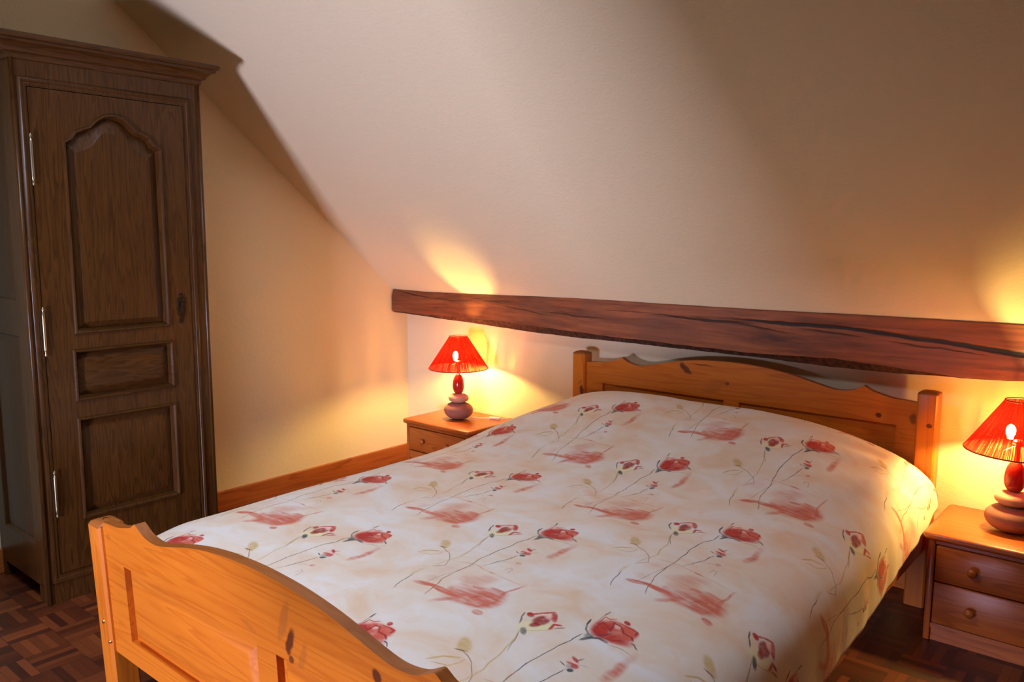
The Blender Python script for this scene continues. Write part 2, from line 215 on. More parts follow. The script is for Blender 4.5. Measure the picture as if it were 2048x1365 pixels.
# printed cotton: one motif (two roses, a bud, a brushed square, a pale leaf) repeated on a half-drop lattice
MOTIF = [(0.0185,-0.3664,0.0459,0.02143,-2.545,5,0.42,0.6),(-0.081,-0.3606,0.02508,0.02031,-2.569,5,0.15,0.7),(-0.0718,-0.4311,0.01723,0.01561,2.926,5,0.2,0.7),(0.0724,-0.4475,0.06593,0.03876,-2.736,5,0.85,0.3),
(0.1024,-0.4369,0.04601,0.036,-1.927,5,0.8,0.35),(-0.0671,-0.4653,0.02895,0.00981,0.287,5,0.95,0.25),(-0.0076,-0.4633,0.05076,0.00968,-0.103,5,0.95,0.25),(0.0218,-0.4991,0.02258,0.00834,0.847,5,0.65,0.6),
(0.0418,-0.4687,0.02715,0.00838,1.104,5,0.65,0.6),(0.0911,-0.4767,0.0246,0.00524,0.22,5,0.7,0.4),(0.1169,-0.4528,0.02732,0.00516,1.214,5,0.7,0.4),(0.1198,-0.4085,0.03192,0.00525,1.753,5,0.7,0.4),
(0.1189,-0.3541,0.0378,0.00311,1.449,5,0.8,0.4),(-0.0606,-0.3158,0.02661,0.00156,0.2,5,0.5,0.4),(-0.0049,-0.315,0.04298,0.00153,-0.099,5,0.5,0.4),(0.0752,-0.3221,0.05601,0.00148,-0.081,5,0.5,0.4),
(0.0529,-0.3998,0.01758,0.00647,-2.95,5,0.8,0.25),(0.0957,-0.3813,0.02006,0.00463,3.07,5,0.6,0.25),(0.0048,-0.4513,0.01683,0.00907,2.38,5,0.6,0.5),(0.127,-0.4932,0.01389,0.00948,2.918,5,0.85,0.25),
(0.0261,-0.4171,0.04098,0.02618,-1.961,5,0.45,0.6),(0.0918,-0.3964,0.03373,0.01627,-2.919,5,0.6,0.5),(0.0222,-0.3181,0.01317,0.00392,3.014,5,0.6,0.25),(0.0385,-0.2309,0.00842,0.00695,-2.397,5,0.7,0.25),
(0.0738,-0.4433,0.01557,0.00153,1.139,1,0.5,0.35),(0.0912,-0.4265,0.01682,0.00154,0.425,1,0.5,0.35),(0.0363,-0.2747,0.0119,0.00094,1.355,8,0.6,0.35),(0.0437,-0.2671,0.00712,0.00095,-0.296,8,0.6,0.35),
(0.0508,-0.2817,0.01628,0.00095,-1.442,8,0.6,0.35),(-0.0656,-0.4333,0.02724,0.00098,1.36,8,0.6,0.35),(-0.0521,-0.3699,0.05241,0.001,1.36,8,0.6,0.35),(0.0047,-0.2539,0.01572,0.0008,0.792,8,0.45,0.35),
(0.0245,-0.2393,0.01517,0.0008,0.479,8,0.45,0.35),(-0.1896,-0.2591,0.02698,0.01352,2.306,6,0.85,0.4),(-0.1823,-0.2779,0.01317,0.00191,0.115,8,1,0.35),(-0.2031,-0.326,0.01713,0.00327,0.969,6,0.9,0.35),
(-0.1819,-0.3092,0.01922,0.00329,0.402,6,0.9,0.35),(-0.1836,-0.3387,0.01769,0.00162,0.188,6,0.9,0.35),(-0.1636,-0.326,0.01488,0.00161,1.026,6,0.9,0.35),(-0.1569,-0.3095,0.0084,0.00162,1.466,6,0.9,0.35),
(-0.1579,-0.2894,0.02483,0.00119,-0.511,8,0.8,0.35),(-0.1249,-0.3146,0.02697,0.00116,-0.78,8,0.8,0.35),(-0.1032,-0.3431,0.01808,0.00112,-1.135,8,0.8,0.35),(-0.1078,-0.3691,0.02074,0.0011,-2.267,8,0.8,0.35),
(-0.1111,-0.3358,0.04381,0.00264,1.355,6,0.5,0.35),(-0.1125,-0.5037,0.02359,0.0012,1.909,9,0.9,0.35),(-0.1209,-0.4675,0.02269,0.00123,1.684,9,0.9,0.35),(-0.1261,-0.4315,0.02411,0.00422,1.577,6,0.45,0.6),
(-0.0363,-0.0811,0.02126,0.0015,-1.567,9,0.9,0.35),(-0.0425,-0.1166,0.02416,0.00147,-1.896,9,0.9,0.35),(-0.0505,-0.167,0.03957,0.00145,-1.628,9,0.9,0.35),(-0.0527,-0.2333,0.04224,0.00141,-1.583,9,0.9,0.35),
(-0.0505,-0.2954,0.03444,0.00136,-1.475,8,0.9,0.35),(-0.0474,-0.3494,0.03244,0.00131,-1.557,8,0.9,0.35),(-0.047,-0.3969,0.0263,0.00127,-1.565,8,0.9,0.35),(-0.0425,-0.4391,0.02652,0.00124,-1.367,8,0.9,0.35),
(-0.0319,-0.4805,0.02635,0.0012,-1.274,8,0.9,0.35),(0.0042,-0.2183,0.02645,0.00137,-1.695,9,0.9,0.35),(-0.0058,-0.261,0.02814,0.00134,-1.9,9,0.9,0.35),(-0.0198,-0.2959,0.01854,0.00088,-2.032,8,0.6,0.35),
(-0.1309,-0.1695,0.03381,0.00201,-1.266,6,0.8,0.35),(-0.1176,-0.2206,0.03187,0.00194,-1.37,6,0.8,0.35),(-0.108,-0.2735,0.03493,0.00188,-1.411,6,0.8,0.35),(-0.1252,-0.1791,0.04164,0.0011,-1.199,9,0.7,0.35),
(0.0808,-0.1319,0.0255,0.00961,1.351,5,0.75,0.6),(0.0846,-0.0978,0.02246,0.00982,1.584,5,0.75,0.6),(0.083,-0.0618,0.02696,0.00814,1.641,5,0.35,0.7),(0.0039,-0.0077,0.0464,0.0414,-2.681,2,0.97,0.2),
(-0.0181,-0.0191,0.03249,0.02005,-1.375,0,0.97,0.4),(0.0267,-0.0276,0.03593,0.01547,-2.743,0,0.8,0.4),(0.0316,0.0184,0.02264,0.01705,2.242,2,0.9,0.25),(-0.0112,-0.0031,0.01926,0.01335,-1.742,0,0.6,0.6),
(0.0038,0.0159,0.00886,0.00751,1.744,7,0.8,0.6),(-0.0277,0.0216,0.01149,0.00942,-2.167,7,0.5,0.6),(0.0392,-0.0073,0.01439,0.00671,-2.748,2,0.8,0.4),(-0.0019,0.0071,0.01877,0.00238,1.802,1,0.9,0.5),
(0.0012,0.0224,0.00879,0.00244,0.145,1,0.9,0.5),(0.0158,0.0151,0.01482,0.00242,-0.803,1,0.9,0.5),(0.0336,0.0065,0.01268,0.00237,-0.029,1,0.9,0.5),(0.0483,0.0018,0.00868,0.00235,-0.736,1,0.9,0.5),
(-0.0302,-0.0111,0.00985,0.00187,1.664,1,0.7,0.6),(-0.0273,0.0011,0.00771,0.00189,0.91,1,0.7,0.6),(-0.0111,-0.0008,0.0179,0.00189,-0.477,1,0.7,0.6),(-0.0124,-0.039,0.01669,0.00185,-0.307,1,0.6,0.6),
(0.011,-0.0398,0.01429,0.00181,0.287,1,0.6,0.6),(0.0294,-0.0285,0.01403,0.00179,0.823,1,0.6,0.6),(0.0175,0.0338,0.01366,0.00298,0.068,0,0.9,0.4),(0.0347,0.0332,0.00926,0.00295,-0.196,0,0.9,0.4),
(0.0429,0.0251,0.00929,0.00292,-1.354,0,0.9,0.4),(0.0127,0.0467,0.00803,0.00666,2.092,0,1,0.2),(-0.034,0.0194,0.01431,0.00164,1.545,0,0.9,0.35),(-0.0267,0.0304,0.00904,0.00166,-0.053,0,0.9,0.35),
(-0.0152,0.035,0.00873,0.00165,0.826,0,0.9,0.35),(-0.0069,-0.0373,0.01282,0.00182,0.744,9,0.8,0.35),(0.0054,-0.0206,0.01396,0.00182,1.111,9,0.8,0.35),(-0.0222,-0.0597,0.0112,0.00808,2.077,4,0.8,0.5),
(-0.0208,-0.0725,0.01255,0.00434,1.295,4,0.85,0.4),(-0.0112,-0.0581,0.01229,0.00438,0.666,4,0.85,0.4),(0.0059,-0.053,0.0136,0.00438,-0.051,4,0.85,0.4),(-0.0547,-0.0111,0.01164,0.00247,-1.473,4,0.75,0.35),
(-0.0488,-0.0292,0.01355,0.00244,-1.071,4,0.75,0.35),(-0.0351,-0.046,0.01472,0.00239,-0.717,4,0.75,0.35),(-0.054,-0.0126,0.01344,0.00219,-1.42,9,0.9,0.35),(-0.0401,0.0485,0.01144,0.00198,-1.524,9,0.9,0.35),
(-0.0395,0.0243,0.01903,0.00112,-1.564,4,0.6,0.35),(0.0602,-0.0114,0.00574,0.00205,-0.184,9,0.9,0.35),(0.0694,-0.0159,0.00826,0.00203,-0.629,9,0.9,0.35),(0.0374,-0.0506,0.01779,0.00088,0.392,4,0.7,0.35),
(0.0612,-0.0453,0.0131,0.00088,-0.024,4,0.7,0.35),(-0.1322,-0.1064,0.03052,0.02388,-2.391,3,0.85,0.35),(-0.1339,-0.0744,0.02515,0.01635,-1.683,1,0.95,0.25),(-0.1184,-0.0454,0.02097,0.00792,2.213,0,0.95,0.3),
(-0.1319,-0.0489,0.01218,0.00795,2.194,7,0.9,0.6),(-0.164,-0.07,0.0102,0.00873,2.178,0,1,0.25),(-0.1551,-0.0553,0.01431,0.00307,0.972,0,0.95,0.35),(-0.1405,-0.0383,0.01497,0.00308,0.761,0,0.95,0.35),
(-0.1337,-0.0986,0.01176,0.00956,-1.858,1,0.9,0.3),(-0.1108,-0.0933,0.01457,0.00656,-2.085,3,0.9,0.4),(-0.101,-0.0848,0.01564,0.00396,1.653,0,0.95,0.35),(-0.0939,-0.0699,0.01178,0.00403,0.366,0,0.95,0.35),
(-0.0836,-0.0785,0.01435,0.00212,0.741,1,0.9,0.35),(-0.1206,-0.1222,0.01496,0.00157,0.675,6,0.7,0.35),(-0.1008,-0.1015,0.02113,0.00157,0.898,6,0.7,0.35),(-0.1333,-0.1335,0.01498,0.00698,2.237,4,0.95,0.4),
(-0.1692,-0.1014,0.01491,0.00217,2.128,9,0.9,0.35),(-0.177,-0.0821,0.01225,0.00221,1.738,9,0.9,0.35),(0.0102,-0.1591,0.01601,0.01428,1.876,7,0.9,0.3),(0.0195,-0.1675,0.00943,0.00831,-2.143,0,0.9,0.4),
(0.0077,-0.1643,0.00937,0.00379,0.143,0,0.9,0.35),(0.0088,-0.1463,0.01219,0.00434,-0.497,0,0.95,0.35),(0.0108,-0.177,0.00909,0.00706,2.101,4,0.45,0.5),(0.018,-0.1864,0.00808,0.00571,-2.366,4,0.95,0.3),
(-0.0048,-0.1779,0.00827,0.00166,-0.47,9,0.9,0.35),(0.0157,-0.1411,0.00976,0.00214,1.352,4,0.6,0.35),(0.0319,-0.1515,0.01173,0.00071,0.445,4,0.5,0.35)]
MC = [(0.50, 0.022, 0.014), (0.32, 0.008, 0.012), (0.66, 0.10, 0.055), (0.82, 0.74, 0.42), (0.030, 0.060, 0.065), (0.62, 0.13, 0.07), (0.60, 0.40, 0.13), (0.90, 0.55, 0.45), (0.24, 0.11, 0.07), (0.05, 0.04, 0.045)]
m = NT('rose_printed_cotton', 0.75, 0.3); uv = m.coords('UV')
w1 = m.vmath('SCALE', m.vmath('SUBTRACT', m.noise(uv, 16.0, 0.0, out=1), (.5, .5, .5)), 0.014)
w2 = m.vmath('SCALE', m.vmath('SUBTRACT', m.noise(uv, 120.0, 1.0, out=1), (.5, .5, .5)), 0.0016)
p = m.vmath('ADD', m.vmath('ADD', uv, w1), w2); xyz = m.sep(p)
px = m.math('SUBTRACT', xyz[0], 1.8225); py = m.math('SUBTRACT', xyz[1], -1.8061)
px = m.math('ADD', px, m.math('MULTIPLY', py, 0.043))
k = m.math('FLOOR', m.math('ADD', m.math('DIVIDE', m.math('ADD', px, 0.032), 0.3869), 0.5))
lx = m.math('SUBTRACT', px, m.math('MULTIPLY', k, 0.3869)); ly = m.math('SUBTRACT', py, m.math('MULTIPLY', k, 0.3425))
j = m.math('FLOOR', m.math('ADD', m.math('DIVIDE', m.math('ADD', ly, 0.234), 0.6938), 0.5)); ly = m.math('SUBTRACT', ly, m.math('MULTIPLY', j, 0.6938))
lp = m.comb(lx, ly)
cl = m.noise(m.mapping(uv, scale=(1, 1.3, 1)), 5.0, 4.0, 0.6, 0.6); cl2 = m.noise(uv, 11.0, 4.0, 0.6, 0.8)
cc = m.ramp(cl, [(0.36, (0.80, 0.755, 0.69)), (0.50, (0.79, 0.68, 0.55)), (0.68, (0.77, 0.56, 0.38))])
cc = m.mix(m.rng(cl2, 0.54, 0.74, 0, 0.55), cc, (0.79, 0.55, 0.38))
streak = m.noise(m.mapping(uv, rot=(0, 0, 0.2), scale=(1, 5, 1)), 14.0, 4.0, 0.65)
dab = m.noise(uv, 55.0, 3.0, 0.6)
wmul = m.rng(streak, 0.30, 0.62, 0.40, 1.0); fmul = m.rng(dab, 0.30, 0.60, 0.72, 1.0)
for idx, (x, y, a, b, rot, ci, al, soft) in enumerate(MOTIF):
    f = m.math('MULTIPLY', m.ell(lp, x, y, a, b, rot, soft), al)
    if idx % 3 == 2:                       # keeps the strokes in order, so the shader stays within its stack
        nd = m.n('ShaderNodeVectorMath', operation='MULTIPLY_ADD'); m.set(nd.inputs[0], f); m.set(nd.inputs[1], (1e-9, 1e-9, 1e-9)); m.set(nd.inputs[2], lp); lp = nd.outputs[0]
    f = m.math('MULTIPLY', f, wmul if ci == 5 else fmul)
    cc = m.mix(f, cc, MC[ci])
m.color(cc); m.bump(m.noise(uv, 900.0, 1.0), 0.12, 0.0006)
m.b.inputs['Sheen Weight'].default_value = 0.15
M['spread'] = m.m

# ------------------------------------------------------------------ object helpers
def empty(name, loc):
    o = bpy.data.objects.new(name, None); col.objects.link(o); o.location = loc; o.empty_display_size = 0.1; return o
def tag(o, label=None, cat=None, group=None, kind=None):
    if label: o['label'] = label
    if cat: o['category'] = cat
    if group: o['group'] = group
    if kind: o['kind'] = kind
    return o
def rootloc(p):
    v = Vector((0, 0, 0))
    while p is not None: v += p.location; p = p.parent
    return v
def obj(name, bm, mat, parent=None, smooth=False, auto=None):
    """link a bmesh, given in room coordinates, as one object"""
    bmesh.ops.recalc_face_normals(bm, faces=bm.faces)
    if parent is not None:
        off = rootloc(parent); bmesh.ops.translate(bm, verts=bm.verts, vec=-off)
    me = bpy.data.meshes.new(name); bm.to_mesh(me); bm.free()
    for x in (mat if isinstance(mat, (list, tuple)) else [mat]): me.materials.append(x)
    if smooth or auto is not None:
        for f in me.polygons: f.use_smooth = True
    if auto is not None: me.set_sharp_from_angle(angle=R(auto))
    o = bpy.data.objects.new(name, me); col.objects.link(o)
    if parent is not None: o.parent = parent
    return o
def box(bm, x0, x1, y0, y1, z0, z1, bev=0.0, seg=2, mi=0):
    g = bmesh.new(); r = bmesh.ops.create_cube(g, size=1.0)
    for v in g.verts: v.co = Vector(((x0 + x1) / 2 + v.co.x * (x1 - x0), (y0 + y1) / 2 + v.co.y * (y1 - y0), (z0 + z1) / 2 + v.co.z * (z1 - z0)))
    if bev > 0: bmesh.ops.bevel(g, geom=g.edges[:], offset=bev, segments=seg, affect='EDGES', profile=0.5)
    merge(bm, g, mi)
def merge(bm, g, mi=0):
    mp = {}
    for v in g.verts: mp[v] = bm.verts.new(v.co)
    for f in g.faces:
        try: nf = bm.faces.new([mp[v] for v in f.verts]); nf.material_index = mi if mi else f.material_index; nf.smooth = f.smooth
        except ValueError: pass
    g.free()
def NB(): return bmesh.new()
def boxobj(name, mat, parent, *a, **k):
    b = NB(); box(b, *a, **k); return obj(name, b, mat, parent, auto=40)
def lathe(bm, prof, cx, cy, n=48, sx=1.0, sy=1.0, cap=True, uvl=None):
    rings = []
    for (r, z) in prof: rings.append([bm.verts.new((cx + sx * r * math.cos(2 * math.pi * i / n), cy + sy * r * math.sin(2 * math.pi * i / n), z)) for i in range(n)])
    for a, b in zip(rings[:-1], rings[1:]):
        for i in range(n): bm.faces.new((a[i], a[(i + 1) % n], b[(i + 1) % n], b[i]))
    if cap:
        if prof[0][0] > 1e-5: bm.faces.new(rings[0][::-1])
        if prof[-1][0] > 1e-5: bm.faces.new(rings[-1])
def tube(bm, pts, r, n=10):
    rings = []; N = len(pts)
    for i, p in enumerate(pts):
        p = Vector(p); d = (Vector(pts[min(i + 1, N - 1)]) - Vector(pts[max(i - 1, 0)])).normalized()
        s = d.cross(Vector((0, 0, 1))); s = s.normalized() if s.length > 1e-4 else Vector((1, 0, 0)); t_ = d.cross(s)
        rr = r[i] if isinstance(r, (list, tuple)) else r
        rings.append([bm.verts.new(p + s * rr * math.cos(2 * math.pi * k / n) + t_ * rr * math.sin(2 * math.pi * k / n)) for k in range(n)])
    for a, b in zip(rings[:-1], rings[1:]):
        for k in range(n): bm.faces.new((a[k], a[(k + 1) % n], b[(k + 1) % n], b[k]))
    bm.faces.new(rings[0][::-1]); bm.faces.new(rings[-1])
def pebble(bm, cx, cy, z0, z1, rx, ry, e=2.4, n=56, m_=24, skew=0.0, mid=.5):
    zc = z0 + (z1 - z0) * mid; prof = []
    rings = []
    for j in range(m_ + 1):
        ph = -math.pi / 2 + math.pi * j / m_; c_ = max(0.0, math.cos(ph)) ** (2 / e); s_ = math.copysign(abs(math.sin(ph)) ** (2 / 2.0), math.sin(ph))
        z = zc + s_ * ((z1 - zc) if s_ > 0 else (zc - z0))
        rings.append([bm.verts.new((cx + skew * (z - zc) + rx * c_ * math.cos(2 * math.pi * i / n), cy + ry * c_ * math.sin(2 * math.pi * i / n), z)) for i in range(n)])
    for a, b in zip(rings[:-1], rings[1:]):
        for i in range(n): bm.faces.new((a[i], a[(i + 1) % n], b[(i + 1) % n], b[i]))
    bmesh.ops.remove_doubles(bm, verts=bm.verts, dist=1e-5)
def board(bm, outer, holes, th, T, edge_mi=None, edge_from=0):
    """flat board with holes: outer/holes are (a, b) outlines, T maps (a, b, depth) to room"""
    def side(d):
        es = []; loops = []
        for lp in [outer] + holes:
            vs = [bm.verts.new(T(a, b, d)) for a, b in lp]; loops.append(vs)
            es += [bm.edges.new((vs[i], vs[(i + 1) % len(vs)])) for i in range(len(vs))]
        bmesh.ops.triangle_fill(bm, edges=es, use_beauty=True, use_dissolve=False)
        return loops
    A = side(0.0); B = side(th)
    for la, lb in zip(A, B):
        for i in range(len(la)):
            f = bm.faces.new((la[i], la[(i + 1) % len(la)], lb[(i + 1) % len(lb)], lb[i]))
            if edge_mi and la is A[0] and i >= edge_from: f.material_index = edge_mi
def offset(lp, d):
    """shrink a CCW outline inward by d"""
    n = len(lp); out = []
    for i in range(n):
        p0, p1, p2 = Vector(lp[i - 1]), Vector(lp[i]), Vector(lp[(i + 1) % n])
        e1 = (p1 - p0).normalized(); e2 = (p2 - p1).normalized(); n1 = Vector((-e1.y, e1.x)); n2 = Vector((-e2.y, e2.x))
        b = (n1 + n2); b = b.normalized() if b.length > 1e-6 else n1
        c_ = max(0.45, b.dot(n1)); out.append(tuple(p1 + b * (d / c_)))
    return out
def lofts(bm, loops, T, fill=True):
    rings = [[bm.verts.new(T(a, b, d)) for a, b in lp] for lp, d in loops]
    n = len(rings[0])
    for A, B in zip(rings[:-1], rings[1:]):
        for i in range(n): bm.faces.new((A[i], A[(i + 1) % n], B[(i + 1) % n], B[i]))
    if fill:
        es = [bm.edges.get((rings[-1][i], rings[-1][(i + 1) % n])) for i in range(n)]
        bmesh.ops.triangle_fill(bm, edges=es, use_beauty=True)
def rect(a0, a1, b0, b1): return [(a0, b0), (a1, b0), (a1, b1), (a0, b1)]
def spline(pts, n):
    """Catmull-Rom through pts, n steps per span"""
    out = []; P_ = [pts[0]] + list(pts) + [pts[-1]]
    for i in range(1, len(P_) - 2):
        for s_ in range(n):
            t_ = s_ / n; q = []
            for c_ in range(len(pts[0])):
                a, b, c2, d = P_[i - 1][c_], P_[i][c_], P_[i + 1][c_], P_[i + 2][c_]
                q.append(0.5 * (2 * b + (c2 - a) * t_ + (2 * a - 5 * b + 4 * c2 - d) * t_ ** 2 + (3 * b - a - 3 * c2 + d) * t_ ** 3))
            out.append(tuple(q))
    out.append(tuple(pts[-1])); return out
def interp(pts, x):
    if x <= pts[0][0]: return pts[0][1]
    for (a, b), (c_, d) in zip(pts[:-1], pts[1:]):
        if x <= c_: return b + (d - b) * (x - a) / (c_ - a)
    return pts[-1][1]
def sm(t): t = max(0.0, min(1.0, t)); return t * t * (3 - 2 * t)

# ------------------------------------------------------------------ the room
RX, YB, ZC = 5.2, -5.0, 2.60          # right wall, rear wall, flat ceiling
SL = math.tan(R(40.133)); ZT, BB = 1.0213, 0.1183
def slope_z(y): return ZT + SL * (-y - BB)
ytop = -BB - (ZC - ZT) / SL; z0w = slope_z(0.0)
def struct(name, bm, mat, label=None): o = obj(name, bm, mat); o['kind'] = 'structure'; return o
b = NB(); box(b, -0.15, RX + 0.15, YB - 0.15, 0.15, -0.12, 0.0); struct('floor', b, M['floor'])
b = NB(); box(b, -0.15, RX + 0.15, 0.0, 0.15, 0.0, z0w + 0.02); struct('wall_headboard', b, M['wall'])
b = NB(); box(b, -0.15, 0.0, YB - 0.15, 0.0, 0.0, ZC); struct('wall_left', b, M['wall'])
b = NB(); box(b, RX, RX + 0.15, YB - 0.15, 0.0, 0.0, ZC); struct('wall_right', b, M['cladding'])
b = NB()                                                    # sloping ceiling, a slab
vs = [b.verts.new(v) for x in (-0.15, RX + 0.15) for v in ((x, 0.15, slope_z(0.15)), (x, ytop, ZC), (x, ytop, ZC + .15), (x, 0.15, slope_z(0.15) + .18))]
for q in ((0, 1, 2, 3), (7, 6, 5, 4), (0, 4, 5, 1), (1, 5, 6, 2), (2, 6, 7, 3), (3, 7, 4, 0)): b.faces.new([vs[i] for i in q])
struct('ceiling_slope', b, M['wall'])
b = NB()
for q in ((-0.15, RX + .15, YB - .15, SKY0), (-0.15, RX + .15, SKY1, ytop), (-0.15, SKX0, SKY0, SKY1), (SKX1, RX + .15, SKY0, SKY1)): box(b, *q, ZC, ZC + 0.15)
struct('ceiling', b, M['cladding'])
b = NB()
for q in ((SKX0, SKX1, SKY0, SKY0 + .04), (SKX0, SKX1, SKY1 - .04, SKY1), (SKX0, SKX0 + .04, SKY0, SKY1), (SKX1 - .04, SKX1, SKY0, SKY1)): box(b, *q, ZC + .11, ZC + 0.15)
struct('window_2', b, M['window_paint'])
b = NB(); box(b, 0.0, WINX0, YB - 0.15, YB, 0.0, ZC); box(b, WINX1, RX, YB - 0.15, YB, 0.0, ZC); box(b, WINX0, WINX1, YB - 0.15, YB, WINZ1, ZC); box(b, WINX0, WINX1, YB - 0.15, YB, 0.0, WINZ0)
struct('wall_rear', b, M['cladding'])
b = NB(); box(b, 1.98, RX, -3.62, -3.44, 0.52, ZC); struct('daylight_blocker_right', b, M['cladding'])      # added unseen slab behind the camera, cuts window daylight off the right side
b = NB(); box(b, 0.0, 0.95, -3.60, -3.20, 0.0, ZC); struct('daylight_blocker_left', b, M['cladding'])  # added block out of view, keeps window light off the wardrobe side
b = NB(); yy = YB - .13
for (a0, a1, c0, c1) in ((WINX0, WINX0 + .05, WINZ0, WINZ1), (WINX1 - .05, WINX1, WINZ0, WINZ1), (WINX0, WINX1, WINZ1 - .05, WINZ1), (WINX0, WINX1, WINZ0, WINZ0 + .05)): box(b, a0, a1, yy - .02, yy + .03, c0, c1)
struct('window_1', b, M['window_paint'])
b = NB(); box(b, 0.0, 0.016, YB, -0.0, 0.0, 0.0985, 0.004); struct('baseboard_left', b, M['trim'])
b = NB(); box(b, 0.016, RX, -0.016, 0.0, 0.0, 0.0985, 0.004); struct('baseboard_headboard', b, M['pine_x'])

# beam
TOPY = [(-.012, 1.014), (.259, 1.009), (.636, 1.015), (1.009, 1.024), (1.281, 1.029), (1.679, 1.030), (2.235, 1.032), (2.518, 1.036), (3.06, 1.039), (4.2, 1.045)]
BOT = [(0, .880), (.31, .869), (.643, .855), (.976, .843), (1.278, .838), (1.679, .838), (2.136, .834), (2.433, .826), (2.663, .828), (2.856, .836), (3.073, .846), (4.2, .85)]
WAN = [(0, .883), (.30, .878), (.349, .883), (.746, .886), (1.054, .871), (1.417, .860), (1.752, .855), (2.167, .851), (2.468, .858), (2.70, .846), (2.90, .838), (3.1, .848), (4.2, .856)]
random.seed(4); b = NB(); rows = []; xs = [0.006 + i * 0.02 for i in range(200)]; rough = [0.0] * 6
for x in xs:
    zt, zb, zw = interp(TOPY, x), interp(BOT, x), max(interp(WAN, x), interp(BOT, x) + .001)
    rough = [0.75 * r + 0.25 * random.uniform(-1, 1) for r in rough]
    yt = -BB - (zt - ZT) / SL; j = [r * .004 for r in rough]
    yb_ = -BB - .002; zw += j[3] * 1.2; zb = min(zb + j[4] * .8, zw - .001)
    pts = [(yt + .10, zt - .10 * SL + .02), (yt + .004, zt + j[0] * .8), (yt - .002, zt - .006 + j[0] * .8), (yb_ + j[1], (zt + zw) / 2 + .02), (yb_ + j[2], (zt + zw) / 2 - .03), (yb_ + .001, zw + .004), (yb_ + .012, zw), (yb_ + .012 + .55 * (zw - zb), zb + .0005), (yb_ + .035 + .5 * (zw - zb), zb - .001), (0.0, zb - .002)]
    rows.append([b.verts.new((x, y, z)) for y, z in pts])
for A, B in zip(rows[:-1], rows[1:]):
    for i in range(len(A) - 1):
        f = b.faces.new((A[i], B[i], B[i + 1], A[i + 1])); f.material_index = 1 if i in (5, 6) and True else 0
b.faces.new(rows[0]); b.faces.new(rows[-1][::-1])
beam = obj('ceiling_beam', b, [M['beam'], M['bark']], auto=50)
tag(beam, 'long rough hewn oak beam with dark cracks running along the foot of the sloping ceiling', 'beam')

# ------------------------------------------------------------------ bed
X0, X1 = 1.2796, 2.8296; YH, PW, PD = -0.0721, 0.067, 0.0683
bed = empty('bed', (BX, BY, 0)); tag(bed, 'honey pine double bed with scalloped headboard and footboard', 'bed')
def post(x0, y0, h, lean, name='bed_post'):
    """square post with a crowned top; lean tips the head outward"""
    g = NB(); n = 6; ch = .006; zs = [0.0, .1, .25, .4, .55, h - .02]
    rows_ = []
    def ring(z, ins=0.0):
        x0_, x1_, y0_, y1_ = x0 + ins, x0 + PW - ins, y0 + ins, y0 + PD - ins; c_ = ch
        return [(x0_ + c_, y0_), (x1_ - c_, y0_), (x1_, y0_ + c_), (x1_, y1_ - c_), (x1_ - c_, y1_), (x0_ + c_, y1_), (x0_, y1_ - c_), (x0_, y0_ + c_)]
    def dome(x, y):
        u_ = (x - x0) / PW * 2 - 1; w_ = (y - y0) / PD * 2 - 1
        return h - .012 + .012 * (1 - .9 * w_ ** 2) - .002 * u_ ** 2
    L_ = lambda x, y, z: (x, y + lean * (h - z), z)
    R_ = [[g.verts.new(L_(x, y, z)) for x, y in ring(z)] for z in zs if z < h - .02] + [[g.verts.new(L_(x, y, dome(x, y) - .003)) for x, y in ring(h)]]
    for A, B in zip(R_[:-1], R_[1:]):
        for i in range(8): g.faces.new((A[i], A[(i + 1) % 8], B[(i + 1) % 8], B[i]))
    last = R_[-1]
    for ins in (.003, .010, .020, .030):
        nr = [g.verts.new(L_(x, y, dome(x, y))) for x, y in ring(h, ins)]
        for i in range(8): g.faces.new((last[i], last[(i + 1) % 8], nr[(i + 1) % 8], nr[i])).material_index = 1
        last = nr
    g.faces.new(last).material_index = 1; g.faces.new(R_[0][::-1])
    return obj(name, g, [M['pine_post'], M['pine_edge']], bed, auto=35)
def disc(name, mat, c, nrm, r, h, parent):
    g = NB(); bmesh.ops.create_cone(g, cap_ends=True, segments=20, radius1=r, radius2=r * .75, depth=h)
    q = Vector(nrm).to_track_quat('Z', 'Y').to_matrix().to_4x4(); bmesh.ops.transform(g, matrix=Matrix.Translation(Vector(c)) @ q, verts=g.verts); return obj(name, g, mat, parent, auto=40)
HZ = .7842; FZ = .5676; YF = YH - 2.2529; LEAN = .0441
pl = post(X0, YH - PD, HZ, 0.0); pr = post(X1 - PW, YH - PD, HZ, 0.0)
fl = post(X0, YF, FZ, LEAN); fr = post(X1 - PW, YF, FZ, LEAN)
disc('bolt_head', M['black_dot'], (X0 + PW + .001, YF + .045, .335), (1, 0, 0), .016, .006, fl)
disc('bolt', M['brass'], (X0 + .036, YF + LEAN * .3 - .001, .285), (0, -1, 0), .006, .006, fl)
disc('bolt', M['brass'], (X0 + .062, YF + LEAN * .33 - .001, .235), (0, -1, 0), .004, .005, fl)
disc('bolt', M['brass'], (X1 + .002, YH - .03, .43), (1, 0, 0), .007, .008, pr)

